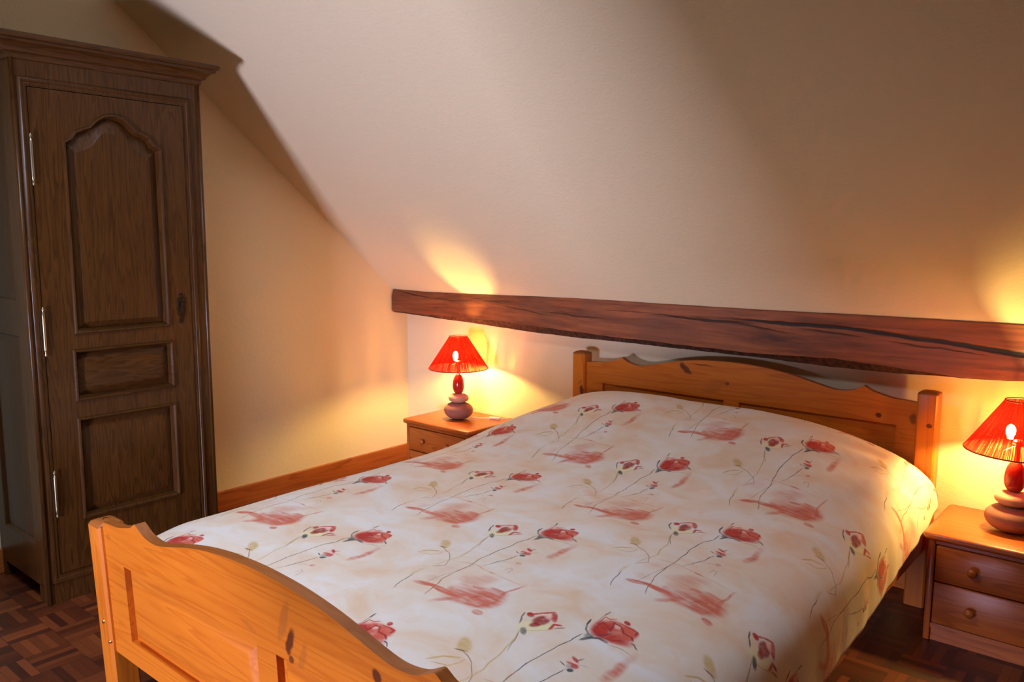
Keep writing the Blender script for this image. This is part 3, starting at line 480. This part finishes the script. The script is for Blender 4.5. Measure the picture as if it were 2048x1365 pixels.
CURVE = [(0, 0), (.035, .003), (.085, .006), (.13, .016), (.160, .024), (.178, .035), (.186, .0385), (.196, .034), (.225, .019), (.262, .012), (.30, .013), (.36, .026), (.43, .043), (.50, .056), (.58, .066), (.66, .0705), (.708, .0715)]
def scallop(z):
    left = spline([(X0 + PW + a, z + .001 + h_ * 1.0) for a, h_ in CURVE], 3); mid_ = (X0 + X1) / 2
    left = [(min(a, mid_), c_) for a, c_ in left]
    right = [(2 * mid_ - a, c_) for a, c_ in reversed(left[:-1])]
    return left + right
def endboard(nm, zrail, zlow, holes, Tf, th, mat, field_depth):
    top = scallop(zrail)
    outer = [(X0 + PW, zlow), (X1 - PW, zlow)] + top[::-1]
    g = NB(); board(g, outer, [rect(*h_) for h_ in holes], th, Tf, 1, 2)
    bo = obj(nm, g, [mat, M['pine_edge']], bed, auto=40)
    for h_ in holes:
        a0, a1, c0, c1 = h_; g = NB(); lp = rect(a0 - .004, a1 + .004, c0 - .004, c1 + .004)
        lofts(g, [(lp, .0165), (offset(lp, .014), .016), (offset(lp, .016), .015), (offset(lp, .040), field_depth), (offset(lp, .045), field_depth - .0008)], Tf)
        obj(nm.replace('board', 'board_panel'), g, M['pine_x'], bo, auto=25)
    return bo
yh_front = YH - PD * .65
Th = lambda a, c_, d: (a, yh_front + d, c_)
endboard('headboard', .733, .20, [(1.435, 2.030, .26, .645), (2.095, 2.695, .26, .645)], Th, .026, M['pine_head'], .0155)
yf_front = YF + .012
Tf = lambda a, c_, d: (a, yf_front + LEAN * (FZ - c_) + d, c_)
endboard('footboard', .568, .205, [(1.447, 2.046, .268, .474), (2.116, 2.690, .268, .474)], Tf, .027, M['pine_foot'], .001)
for nm, xa, xb in (('side_rail', X0 + .012, X0 + .037), ('side_rail', X1 - .037, X1 - .012)):
    boxobj(nm, M['pine_y'], bed, xa, xb, YF + PD + .02, YH - PD, .21, .36, bev=.004)
g = NB()
for i in range(13): box(g, X0 + .04, X1 - .04, YF + .18 + i * .155, YF + .25 + i * .155, .26, .278, .002)
obj('slat_base', g, M['pine_x'], bed)
mt = boxobj('mattress', M['mattress'], None, X0 + .06, X1 - .06, YF + .14, YH - .14, .28, .44, bev=.03, seg=4)
tag(mt, 'pale mattress lying on the pine bed under the rose bedspread', 'mattress')

# bedspread ---------------------------------------------------------------
XC, XA = 2.056, .798
HEM = [(-2.3, .22), (-1.3, .222), (-.9, .255), (-.62, .30), (-.3, .345), (-.1, .40)]
def section(y):
    pil = sm((y + 1.05) / .80); h = .505 + .149 * pil; n_ = 4.6 - 1.9 * pil
    if y > -.26: h -= .10 * (1 - math.sqrt(max(0.0, 1 - ((y + .26) / .115) ** 2 * .96)))
    if y < -2.16: h -= .14 * (1 - math.sqrt(max(0.0, 1 - ((-2.16 - y) / .09) ** 2 * .96)))
    zh = min(interp(HEM, y), h - .05); pts = []
    N = 400
    for i in range(N + 1):
        th_ = math.pi * i / N; c_, s_ = math.cos(th_), math.sin(th_)
        xa = XA + (.075 * sm((y + 2.25) / .22) - .050 * pil if c_ > 0 else 0.0); nn = n_ + (5.0 * (1 - .75 * pil) if c_ > 0 else 0.0)
        x = XC - xa * math.copysign(abs(c_) ** (2 / nn), c_); z = zh + (h - zh) * abs(s_) ** (2 / n_)
        pts.append((x, z))
    return pts
NX = 190; ys = [-2.245 + i * .0125 for i in range(int((2.245 - .15) / .0125) + 1)]
g = NB(); uvl = g.loops.layers.uv.new('UVMap'); grid = []; uvc = []; tprev = None; tacc = 0.0
random.seed(11)
from mathutils import noise as mn
rowsz = []
for y in ys:
    pts = section(y); acc = [0.0]
    for p0, p1 in zip(pts[:-1], pts[1:]): acc.append(acc[-1] + math.hypot(p1[0] - p0[0], p1[1] - p0[1]))
    tot = acc[-1]; half = acc[len(acc) // 2]; row = []; uvr = []; k_ = 0
    for i in range(NX + 1):
        s_ = tot * i / NX
        while k_ < len(acc) - 2 and acc[k_ + 1] < s_: k_ += 1
        f_ = (s_ - acc[k_]) / max(1e-9, acc[k_ + 1] - acc[k_]); x = pts[k_][0] + f_ * (pts[k_ + 1][0] - pts[k_][0]); z = pts[k_][1] + f_ * (pts[k_ + 1][1] - pts[k_][1])
        sidew = sm((s_ - tot + .30) / .22) + sm((.30 - s_) / .22)
        w = mn.noise(Vector((x * 2.3, y * 2.3, 0))) * .006 + mn.noise(Vector((x * 7, y * 5, 3))) * .0022 * (1 + 2 * sidew)
        fold = sidew * (math.sin(y * 17 + 2 * mn.noise(Vector((y * 2, 0, 7)))) * .004 + mn.noise(Vector((y * 9, 1, 2))) * .006)
        zz = z + w * (1 - .6 * sidew); xx = x + math.copysign(fold, x - XC) * sidew
        row.append(g.verts.new((xx, y, zz))); uvr.append((XC + s_ - half, 0.0))
    zc_ = row[NX // 2].co.z
    if tprev is not None: tacc += math.hypot(.0125, zc_ - tprev)
    tprev = zc_; grid.append(row); uvc.append([(u_, tacc) for u_, _ in uvr])
i0 = min(range(len(ys)), key=lambda i: abs(ys[i] + 1.5)); t0 = uvc[i0][0][1]
for j in range(len(ys) - 1):
    for i in range(NX):
        f = g.faces.new((grid[j][i], grid[j][i + 1], grid[j + 1][i + 1], grid[j + 1][i]))
        for lo, (jj, ii) in zip(f.loops, ((j, i), (j, i + 1), (j + 1, i + 1), (j + 1, i))):
            lo[uvl].uv = (uvc[jj][ii][0], uvc[jj][ii][1] - t0 + ys[i0])
sp = obj('bedspread', g, M['spread'], smooth=True)
so = sp.modifiers.new('thickness', 'SOLIDIFY'); so.thickness = .010; so.offset = -1
tag(sp, 'cream bedspread printed with red roses covering the pine double bed', 'bedspread')

# ------------------------------------------------------------------ bedside cabinets
def make_cabinet(name, xl, label):
    w, d, zt, yb_ = .4751, .3725, .3675, -.0206; cx, cy = xl + w / 2, yb_ - d / 2
    r = empty(name, (cx, cy, 0)); tag(r, label, 'bedside cabinet', 'pine bedside cabinets either side of the bed')
    g = NB(); n = 6; rc = .022; out = []
    for (qx, qy, a0) in ((xl + w - rc, yb_ - d + rc, -90), (xl + w - rc, yb_ - rc, 0), (xl + rc, yb_ - rc, 90), (xl + rc, yb_ - d + rc, 180)):
        for i in range(n + 1): a = R(a0 + 90 * i / n); out.append((qx + rc * math.cos(a), qy + rc * math.sin(a)))
    T = lambda a, c_, z: (a, c_, z)
    lofts(g, [(offset(out, .006), zt - .022), (offset(out, .001), zt - .018), (out, zt - .012), (offset(out, .001), zt - .005), (offset(out, .005), zt - .001), (offset(out, .008), zt)], T)
    es = [e for e in g.edges if e.is_boundary]; bmesh.ops.triangle_fill(g, edges=es)
    obj('table_top', g, M['cab_x'], r, auto=50)
    a0, a1, f0, f1, zb = xl + .018, xl + w - .018, yb_ - d + .018, yb_ - .008, zt - .022
    boxobj('side_panel', M['cab_z'], r, a0, a0 + .02, f0, f1, 0.0, zb, bev=.005); boxobj('side_panel', M['cab_z'], r, a1 - .02, a1, f0, f1, 0.0, zb, bev=.005)
    boxobj('back_panel', M['cab_z'], r, a0 + .02, a1 - .02, f1 - .01, f1, .03, zb)
    boxobj('plinth', M['cab_x'], r, a0 + .02, a1 - .02, f0 + .012, f0 + .03, 0.0, .045)
    boxobj('frame_rail', M['cab_x'], r, a0 + .02, a1 - .02, f0 + .004, f0 + .024, zb - .016, zb); boxobj('bottom_shelf', M['cab_x'], r, a0 + .02, a1 - .02, f0 + .004, f0 + .30, .045, .061)
    for (c0, c1, kx) in ((.207, zb - .019, 2), (.064, .203, 2)):
        dr = boxobj('drawer', M['cab_x'], r, a0 + .023, a1 - .023, f0 - .002, f0 + .018, c0, c1, bev=.004)
        for q in (.30, .70):
            g = NB(); lathe(g, [(.0, 0), (.007, 0), (.006, .008), (.013, .014), (.015, .019), (.011, .024), (0.0, .026)], 0, 0, 20)
            kxp = a0 + (a1 - a0) * q; bmesh.ops.transform(g, matrix=Matrix.Translation((kxp, f0 - .002, (c0 + c1) / 2)) @ Matrix.Rotation(R(90), 4, 'X'), verts=g.verts); obj('knob', g, M['cab_x'], dr, smooth=True)
    return r
CAB = ((0.56, 0.150, 0.022), (0.47, 0.105, 0.013), (0.30, 0.055, 0.006))
for ax in 'xz': M['cab_' + ax] = wood('cabinet_pine_' + ax, ax, *CAB, 1.6, 0.35, knots=1.0, coat=0.2)
def copy_tree(o, parent=None):
    c_ = o.copy(); col.objects.link(c_); c_.parent = parent
    for ch in list(o.children): copy_tree(ch, c_)
    return c_
cabL = make_cabinet('bedside_cabinet', .3734, 'pine bedside cabinet with drawers in the corner under the left end of the beam')
cabR = copy_tree(cabL); cabR.location.x += 2.8644 - .3734
cabR['label'] = 'pine bedside cabinet at the right of the bed, cut off by the frame edge'

# ------------------------------------------------------------------ lamps
def make_lamp(x, y, z0, label):
    r = empty('table_lamp', (x, y, z0)); tag(r, label, 'lamp', 'red shaded pebble lamps on the bedside cabinets')
    g = NB(); pebble(g, x, y, z0, z0 + .090, .079, .072, 2.3, mid=.52); obj('lower_stone', g, M['stone_low'], r, smooth=True)['label'] = 'taupe stone'
    g = NB(); pebble(g, x + .000, y, z0 + .086, z0 + .134, .0545, .050, 2.7); obj('middle_stone', g, M['stone_mid'], r, smooth=True)['label'] = 'pale pink stone'
    g = NB(); pebble(g, x - .001, y, z0 + .130, z0 + .236, .031, .029, 2.35, mid=.40); obj('upper_stone', g, M['stone_red'], r, smooth=True)['label'] = 'glossy red stone'
    g = NB(); lathe(g, [(.0075, z0 + .230), (.0075, z0 + .285), (.014, z0 + .287), (.014, z0 + .300), (.010, z0 + .304)], x, y, 20); obj('stem', g, M['steel'], r, auto=40)
    g = NB(); zb, zt_, rb, rt_ = z0 + .268, z0 + .432, .153, .046; n = 144; uvl_ = g.loops.layers.uv.new('UVMap'); rings = []; m_ = 10
    for j in range(m_ + 1):
        f_ = j / m_; rings.append([g.verts.new((x + (rb + (rt_ - rb) * f_ + (.0012 * f_ * 0 + .0010) * math.cos(2 * math.pi * i * 36 / n)) * math.cos(2 * math.pi * i / n), y + (rb + (rt_ - rb) * f_ + .0010 * math.cos(2 * math.pi * i * 36 / n)) * math.sin(2 * math.pi * i / n), zb + (zt_ - zb) * f_)) for i in range(n)])
    for j in range(m_):
        for i in range(n):
            f = g.faces.new((rings[j][i], rings[j][(i + 1) % n], rings[j + 1][(i + 1) % n], rings[j + 1][i]))
            for lo, (uu, vv) in zip(f.loops, ((i, j), (i + 1, j), (i + 1, j + 1), (i, j + 1))): lo[uvl_].uv = (uu / n, vv / m_)
    sh = obj('lamp_shade', g, M['shade'], r, smooth=True); sh['label'] = 'red pleated string shade'
    for nm, rr, zz in (('lower_rim', rb, zb), ('upper_rim', rt_, zt_)):
        g = NB(); ring = [(rr + .0022 * math.cos(a), zz + .0026 * math.sin(a)) for a in [2 * math.pi * k_ / 8 for k_ in range(9)]]; lathe(g, ring, x, y, 72, cap=False)
        obj(nm, g, M['shade_rim'], sh, smooth=True)
    g = NB()
    for a in (20, 140, 260): tube(g, [(x + .010 * math.cos(R(a)), y + .010 * math.sin(R(a)), z0 + .288), (x + .05 * math.cos(R(a)), y + .05 * math.sin(R(a)), z0 + .289), (x + .138 * math.cos(R(a)), y + .138 * math.sin(R(a)), z0 + .2905)], .0010, 6)
    lathe(g, [(.0145, z0 + .284), (.0160, z0 + .286), (.0160, z0 + .291), (.0145, z0 + .293)], x, y, 20)
    obj('shade_carrier', g, M['steel'], r)
    g = NB(); lathe(g, [(.0085, z0 + .304), (.009, z0 + .312), (.0125, z0 + .320), (.0140, z0 + .330), (.0125, z0 + .340), (.007, z0 + .348), (0.0005, z0 + .351)], x - .024, y + .004, 20); obj('light_bulb', g, M['bulb'], r, smooth=True)['label'] = 'lit bulb inside the shade'
    return r
lz = .3675
lampL = make_lamp(.604, -.203, lz, 'lit red lamp with stacked stone base on the bedside cabinet in the room corner')
lampR = copy_tree(lampL); lampR.location = (3.083, -.203, lz); lampR['label'] = 'lit red lamp on the right cabinet, half outside the picture'
g = NB(); zc_ = lz + .006
tube(g, spline([(.66, -.165, zc_ + .004), (.70, -.135, zc_), (.735, -.115, zc_ + .002)], 6), .0028, 8)
cord = obj('power_cord', g, M['white_plastic'], lampL, smooth=True); cord['label'] = 'white cord with inline switch'
g = NB(); box(g, -.030, .030, -.0095, .0095, -.006, .007, .004, 3); bmesh.ops.transform(g, matrix=Matrix.Translation((.762, -.099, lz + .0075)) @ Matrix.Rotation(R(24), 4, 'Z'), verts=g.verts); obj('switch', g, M['white_plastic'], cord, auto=40)
g = NB(); tube(g, spline([(.788, -.087, zc_), (.812, -.06, zc_), (.82, -.030, zc_), (.822, -.024, zc_)], 6), .0028, 8); obj('cord_tail', g, M['white_plastic'], cord, smooth=True)

# ------------------------------------------------------------------ wardrobe
D, WA, WB, WT, WBT = .4538, -2.1468, -1.491, 1.9594, 1.905
wd = empty('wardrobe', (D / 2, (WA + WB) / 2, 0)); tag(wd, 'tall dark carved oak wardrobe with one panelled door against the left wall', 'wardrobe')
T = lambda a, c_, d: (D - d, a, c_)                       # a along y, depth into the carcass
DA, DB, DZ0, DZ1 = -2.102, -1.560, .105, 1.800           # door opening
g = NB(); board(g, rect(WA, WB, .0, WBT), [rect(DA, DB, DZ0, DZ1)], .03, T)
# shaped lower edge is hidden by the bed; the front feet are the stiles
for (a0, a1, z0_, z1_) in ((WA, WB, 1.800, 1.905),): pass
fr_ = obj('front_frame', g, M['oak_z'], wd, auto=40)
g = NB(); lp = rect(DA, DB, DZ0, DZ1); o1 = offset(lp, -.030)
lofts(g, [(o1, 0.0), (offset(lp, -.027), -.005), (offset(lp, -.021), -.009), (offset(lp, -.015), -.007), (offset(lp, -.013), -.003), (offset(lp, -.009), -.004), (offset(lp, -.004), -.001), (lp, .004), (lp, .02)], T, fill=False); obj('door_moulding', g, M['oak_z'], fr_, auto=50)
g = NB()                                                   # corner mouldings of the front stiles
for a in (WA + .004, WB - .004): tube(g, [(D + .000, a, .0), (D + .000, a, 1.0), (D + .000, a, WBT)], .008, 10)
obj('corner_bead', g, M['oak_z'], fr_, smooth=True)
# sides: framed panels
for (nm, ya, sg) in (('side_panel', WA, 1), ('side_panel', WB, -1)):
    Ts = (lambda a, c_, d, ya=ya, sg=sg: (a, ya + sg * d, c_))
    g = NB(); holes = [(.07, D - .095, .205, .965), (.07, D - .095, 1.078, 1.83)]
    board(g, rect(.004, D - .03, .06, WBT), [rect(*h_) for h_ in holes], .022, Ts)
    for xx in (.004, D - .075): box(g, xx, xx + .045, min(ya, ya + sg * .03), max(ya, ya + sg * .03), 0, .062)
    so_ = obj(nm, g, M['oak_z'], wd, auto=40)
    for h_ in holes:
        g = NB(); lp = rect(*h_); lofts(g, [(lp, 0.0), (offset(lp, .006), .002), (offset(lp, .012), .010), (offset(lp, .045), .006), (offset(lp, .05), .005)], Ts); obj('inset_panel', g, M['oak_z'], so_, auto=25)
boxobj('back_panel', M['oak_z'], wd, .004, .016, WA + .022, WB - .022, .06, WBT); boxobj('bottom_board', M['oak_x'], wd, .016, D - .03, WA + .022, WB - .022, .075, .095)
# cornice
prof = [(0.0, WBT - .022), (.006, WBT - .020), (.010, WBT - .012), (.010, WBT - .004), (.020, WBT + .000), (.026, WBT + .012), (.036, WBT + .022), (.050, WBT + .027), (.050, WBT + .036), (.058, WBT + .038), (.062, WBT + .045), (.060, WT)]
g = NB(); rings = []
for (o_, z) in prof: rings.append([g.verts.new(v) for v in ((.004, WA - o_, z), (D + o_, WA - o_, z), (D + o_, WB + o_, z), (.004, WB + o_, z))])
for A, B in zip(rings[:-1], rings[1:]):
    for i in range(4): g.faces.new((A[i], A[(i + 1) % 4], B[(i + 1) % 4], B[i]))
g.faces.new(rings[-1]); g.faces.new(rings[0][::-1]); obj('cornice', g, M['oak_y'], wd, auto=25)
# door
ARC = [(-2.003, 1.630), (-1.978, 1.645), (-1.962, 1.668), (-1.938, 1.680), (-1.912, 1.690), (-1.893, 1.711), (-1.870, 1.728), (-1.849, 1.736), (-1.828, 1.739)]
mid_ = -1.828; right = [(2 * mid_ - a, c_) for a, c_ in reversed(ARC[:-1])]
archtop = ARC + right
P1 = [(-2.003, .962), (2 * mid_ + 2.003, .962)] + [(a, c_) for a, c_ in reversed(archtop)]
P2 = rect(-2.014, -1.645, .722, .908); P3 = rect(-2.014, -1.645, .288, .662)
door = NB(); TD = lambda a, c_, d: (D + .004 - d, a, c_)
board(door, rect(DA + .003, DB - .003, DZ0 + .003, DZ1 - .003), [P1, P2, P3], .026, TD)
door = obj('door', door, M['oak_z'], wd, auto=40)
def subdiv(lp, step=.02):
    out = []
    for i in range(len(lp)):
        p0, p1 = Vector(lp[i]), Vector(lp[(i + 1) % len(lp)]); n_ = max(1, int((p1 - p0).length / step))
        for k_ in range(n_): out.append(tuple(p0.lerp(p1, k_ / n_)))
    return out
for nm, lp, fd in (('arched_panel', P1, .006), ('small_panel', P2, .004), ('lower_panel', P3, .007)):
    g = NB()
    if nm == 'arched_panel':
        inner = [(-1.962, 1.0), (2 * mid_ + 1.962, 1.0)]
        IA = [(-1.960, 1.596), (-1.946, 1.600), (-1.932, 1.606), (-1.917, 1.614), (-1.898, 1.626), (-1.882, 1.650), (-1.866, 1.668), (-1.848, 1.679), (-1.828, 1.683)]
        inner += [(a, c_) for a, c_ in reversed(IA + [(2 * mid_ - a, c_) for a, c_ in reversed(IA[:-1])])]
        lofts(g, [(offset(lp, -.001), .012), (lp, -.002), (offset(lp, .003), -.009), (offset(lp, .008), -.010), (offset(lp, .012), -.003), (offset(lp, .014), .009), (offset(lp, .017), .018), (inner, fd), ([(a * .985 + mid_ * .015, c_ * .992 + 1.33 * .008) for a, c_ in inner], fd - .001)], TD)
    else:
        lofts(g, [(offset(lp, -.001), .012), (lp, -.002), (offset(lp, .003), -.009), (offset(lp, .008), -.010), (offset(lp, .012), -.003), (offset(lp, .014), .009), (offset(lp, .017), .018), (offset(lp, .044), fd), (offset(lp, .048), fd - .001)], TD)
    obj('door_panel', g, M['oak_z' if nm != 'small_panel' else 'oak_y'], door, auto=20)
for z in (1.56, .978, .402):
    g = NB(); pr_ = [(0.0, -.088), (.003, -.084), (.0045, -.078), (.002, -.072), (.004, -.066), (.005, -.062), (.0052, -.055), (.0052, .055), (.005, .062), (.004, .066), (.002, .072), (.0045, .078), (.003, .084), (0.0, .088)]
    lathe(g, [(r_, z + h_) for r_, h_ in pr_], D + .014, DA - .002, 14); obj('hinge', g, M['hinge'], door, smooth=True)['label'] = 'slim brass barrel hinge'
# pierced escutcheon: a chain of small iron scrolls round a key plate
g = NB()
def hoop(cy_, cz_, r_, w=.0018, flat=1.0):
    pts = [(D + .007, cy_ + r_ * math.cos(2 * math.pi * k_ / 18), cz_ + flat * r_ * math.sin(2 * math.pi * k_ / 18)) for k_ in range(19)]
    n = 6; rs = []
    for k_, p in enumerate(pts):
        a = 2 * math.pi * k_ / 18; rad = Vector((0, math.cos(a), math.sin(a)))
        rs.append([g.verts.new(Vector(p) + rad * w * math.cos(2 * math.pi * q / n) + Vector((1, 0, 0)) * w * math.sin(2 * math.pi * q / n)) for q in range(n)])
    for A, B in zip(rs[:-1], rs[1:]):
        for q in range(n): g.faces.new((A[q], A[(q + 1) % n], B[(q + 1) % n], B[q]))
ey, ez = -1.604, 1.03
for dy, dz, r_ in ((0, .047, .008), (-.008, .031, .008), (.008, .031, .008), (-.008, .014, .007), (.010, .014, .007), (-.010, -.002, .007), (.010, -.002, .007), (-.008, -.020, .008), (.008, -.020, .008), (0, -.036, .007), (-.004, -.052, .006)): hoop(ey + dy, ez + dz, r_)
box(g, D + .004, D + .009, ey - .006, ey + .006, ez - .014, ez + .022, .001)
obj('lock_plate', g, M['iron'], door, auto=40)['label'] = 'pierced iron lock plate'
